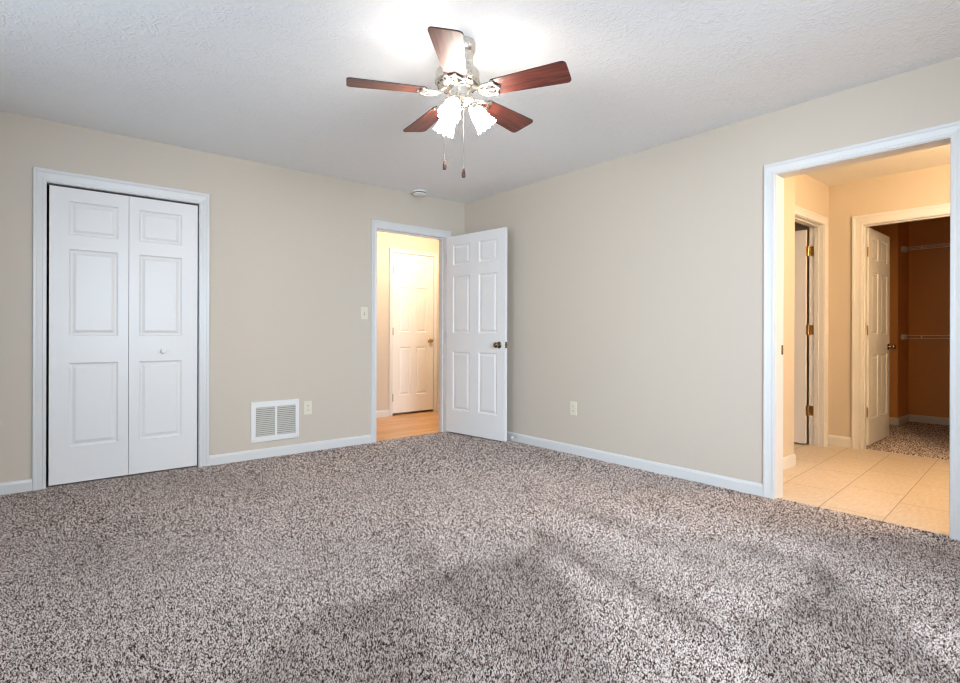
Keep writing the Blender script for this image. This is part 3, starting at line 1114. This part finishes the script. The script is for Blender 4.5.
def wall_plate(name, P0, rotz, label, cat, kind_, group=None):
    """local x along the wall, -y out of it"""
    t = empty(name, P0, rotz)
    tag(t, label, cat, group)
    MB().box(-0.0355, 0.0355, -0.0055, 0, -0.0585, 0.0585).build('cover_plate', M['ivory'], t, bevel=0.002)
    if kind_ == 'outlet':
        for s in (-1, 1):
            mb = MB()
            pts = []
            for q in range(20):
                a = 2 * PI * q / 20
                pts.append((0.0165 * math.cos(a), max(-0.0125, min(0.0125, 0.0165 * math.sin(a)))))
            mb.prism(pts, 0.0, 0.0085, Matrix.Translation((0, 0, s * 0.0195)) @ frame_of((0, -1, 0)))
            r_ = mb.build('receptacle', M['ivory'], t)
            mb = MB()
            mb.box(-0.0075, -0.0053, -0.0089, -0.0082, s * 0.0195 - 0.002, s * 0.0195 + 0.007)
            mb.box(0.0053, 0.0075, -0.0089, -0.0082, s * 0.0195 - 0.001, s * 0.0195 + 0.006)
            mb.lathe([(0, 0), (0.0025, 0), (0.0025, 0.0006), (0, 0.0006)], 10, Matrix.Translation((0, -0.0083, s * 0.0195 - 0.0075)) @ frame_of((0, -1, 0)))
            mb.build('slots', M['slot'], r_)
        sc = (0,)
    else:
        MB().box(-0.006, 0.006, -0.0065, -0.005, -0.0125, 0.0125).build('toggle_slot', M['slot'], t)
        mb = MB()
        mb.prism([(-0.005, 0.004), (0.006, 0.012), (0.010, 0.0095), (0.008, -0.004), (-0.005, -0.006)], -0.0045, 0.0045,
                 Matrix(((0, 0, 1, 0), (-1, 0, 0, -0.006), (0, 1, 0, 0), (0, 0, 0, 1))))
        mb.build('toggle', M['ivory'], t)
        sc = (-0.030, 0.030)
    for z in sc:
        mb = MB()
        mb.lathe([(0, 0), (0.0035, 0), (0.003, 0.0014), (0, 0.0018)], 12, Matrix.Translation((0, -0.0053, z)) @ frame_of((0, -1, 0)))
        mb.build('screw', M['brass'], t)
    return t


wall_plate('wall_outlet', (-1.735, 0, 0.383), 0, 'ivory duplex outlet on the back wall beside the white air grille', 'outlet', 'outlet')
wall_plate('wall_outlet', (0, -1.532, 0.394), math.radians(-90), 'ivory duplex outlet alone on the blank right wall', 'outlet', 'outlet')
wall_plate('light_switch', (-1.193, 0, 1.224), 0, 'ivory toggle light switch on the back wall left of the hall doorway', 'light switch', 'switch')

# door stop screwed to the right baseboard behind the open door
ds = empty('door_stop', (-0.0135, -0.845, 0.050))
tag(ds, 'small white door stop on the baseboard beside the edge of the open door', 'door stop')
mb = MB()
mb.lathe([(0, 0), (0.011, 0), (0.011, 0.003), (0.006, 0.006), (0.0045, 0.010), (0.0045, 0.058), (0, 0.058)], 16, frame_of((-1, 0, 0)))
mb.build('rod', M['nickel'], ds, smooth=40)
mb = MB()
mb.lathe([(0, 0.056), (0.009, 0.056), (0.0105, 0.060), (0.0105, 0.074), (0.008, 0.078), (0, 0.078)], 16, frame_of((-1, 0, 0)))
o = mb.build('bumper', M['plastic'], ds, smooth=40)
o['label'] = 'white rubber bumper'

# ------------------------------------------------------------------ wire shelves in the walk-in closet


def wire_shelf(z, label):
    t = empty('wire_shelf', (4.4995, -2.906, z))
    tag(t, label, 'shelf', 'wire shelves in the walk-in closet')
    L, D = 1.9, 0.30
    mb = MB()
    for x in (-0.008, -0.15, -D):
        mb.tube([(x, -0.006, 0), (x, -L, 0)], 0.0032, 6)
    mb.tube([(-D, -0.006, -0.034), (-D, -L, -0.034)], 0.0036, 6)
    mb.build('rails', M['wire'], t)
    mb = MB()
    y = -0.02
    while y > -L:
        mb.tube([(-0.004, y, 0.003), (-D, y, 0.003)], 0.0013, 4)
        y -= 0.026
    mb.build('cross_wires', M['wire'], t, weld=False)
    y = -0.18
    while y > -L:
        MB().box(-D - 0.003, -D + 0.003, y - 0.006, y + 0.006, -0.034, 0).build('lip_tie', M['wire'], t)
        y -= 0.33
    mb = MB()
    mb.box(-D - 0.03, -D + 0.09, -0.030, 0.001, -0.048, 0.014)
    o = mb.build('end_bracket', M['plastic'], t, bevel=0.002)
    o['label'] = 'white plastic end bracket'


wire_shelf(2.050, 'white wire shelf high on the rear wall of the walk-in closet')
wire_shelf(1.030, 'white wire shelf halfway up the rear wall of the walk-in closet')

# ------------------------------------------------------------------ lamps of the side rooms (outside the picture)


def dome_lamp(loc, label, power, color, radius=0.14):
    t = empty('ceiling_light', loc)
    tag(t, label, 'ceiling light')
    MB().lathe([(0, 0), (radius + 0.01, 0), (radius + 0.01, -0.018), (0, -0.018)], 36).build('lamp_base', M['nickel'], t, smooth=35)
    MB().lathe([(0, -0.0175), (radius, -0.0175), (radius * 0.93, -0.05), (radius * 0.6, -0.082), (0, -0.095)], 36).build('lamp_diffuser', M['diffuser'], t, smooth=60)
    bulb('lamp_glow', (loc[0], loc[1], loc[2] - 0.20), power, color, 0.10)


dome_lamp((0.10, 0.34, H), 'round lit ceiling light of the hall, outside the picture', HALL_POWER, HALL_WARM)
# vanity light on the hidden right wall of the bathroom
vl = empty('vanity_light', (0.85, -4.90, 2.02))
tag(vl, 'three-globe nickel vanity light on the hidden right wall of the bathroom', 'wall light')
MB().box(-0.32, 0.32, 0.0, 0.025, -0.05, 0.05).build('back_plate', M['nickel'], vl, bevel=0.004)
for x in (-0.22, 0.0, 0.22):
    MB().tube([(x, 0.024, 0.0), (x, 0.075, 0.0), (x, 0.09, 0.02)], 0.010, 10).build('arm', M['nickel'], vl, smooth=50)
    MB().lathe([(0, 0.015), (0.028, 0.018), (0.052, 0.045), (0.060, 0.075), (0.052, 0.105), (0.028, 0.130), (0, 0.135)], 24, Matrix.Translation((x, 0.09, 0))).build('globe', M['diffuser'], vl, smooth=60)
bulb('vanity_glow', (0.85, -4.60, 2.02), BATH_POWER, WARM, 0.12)
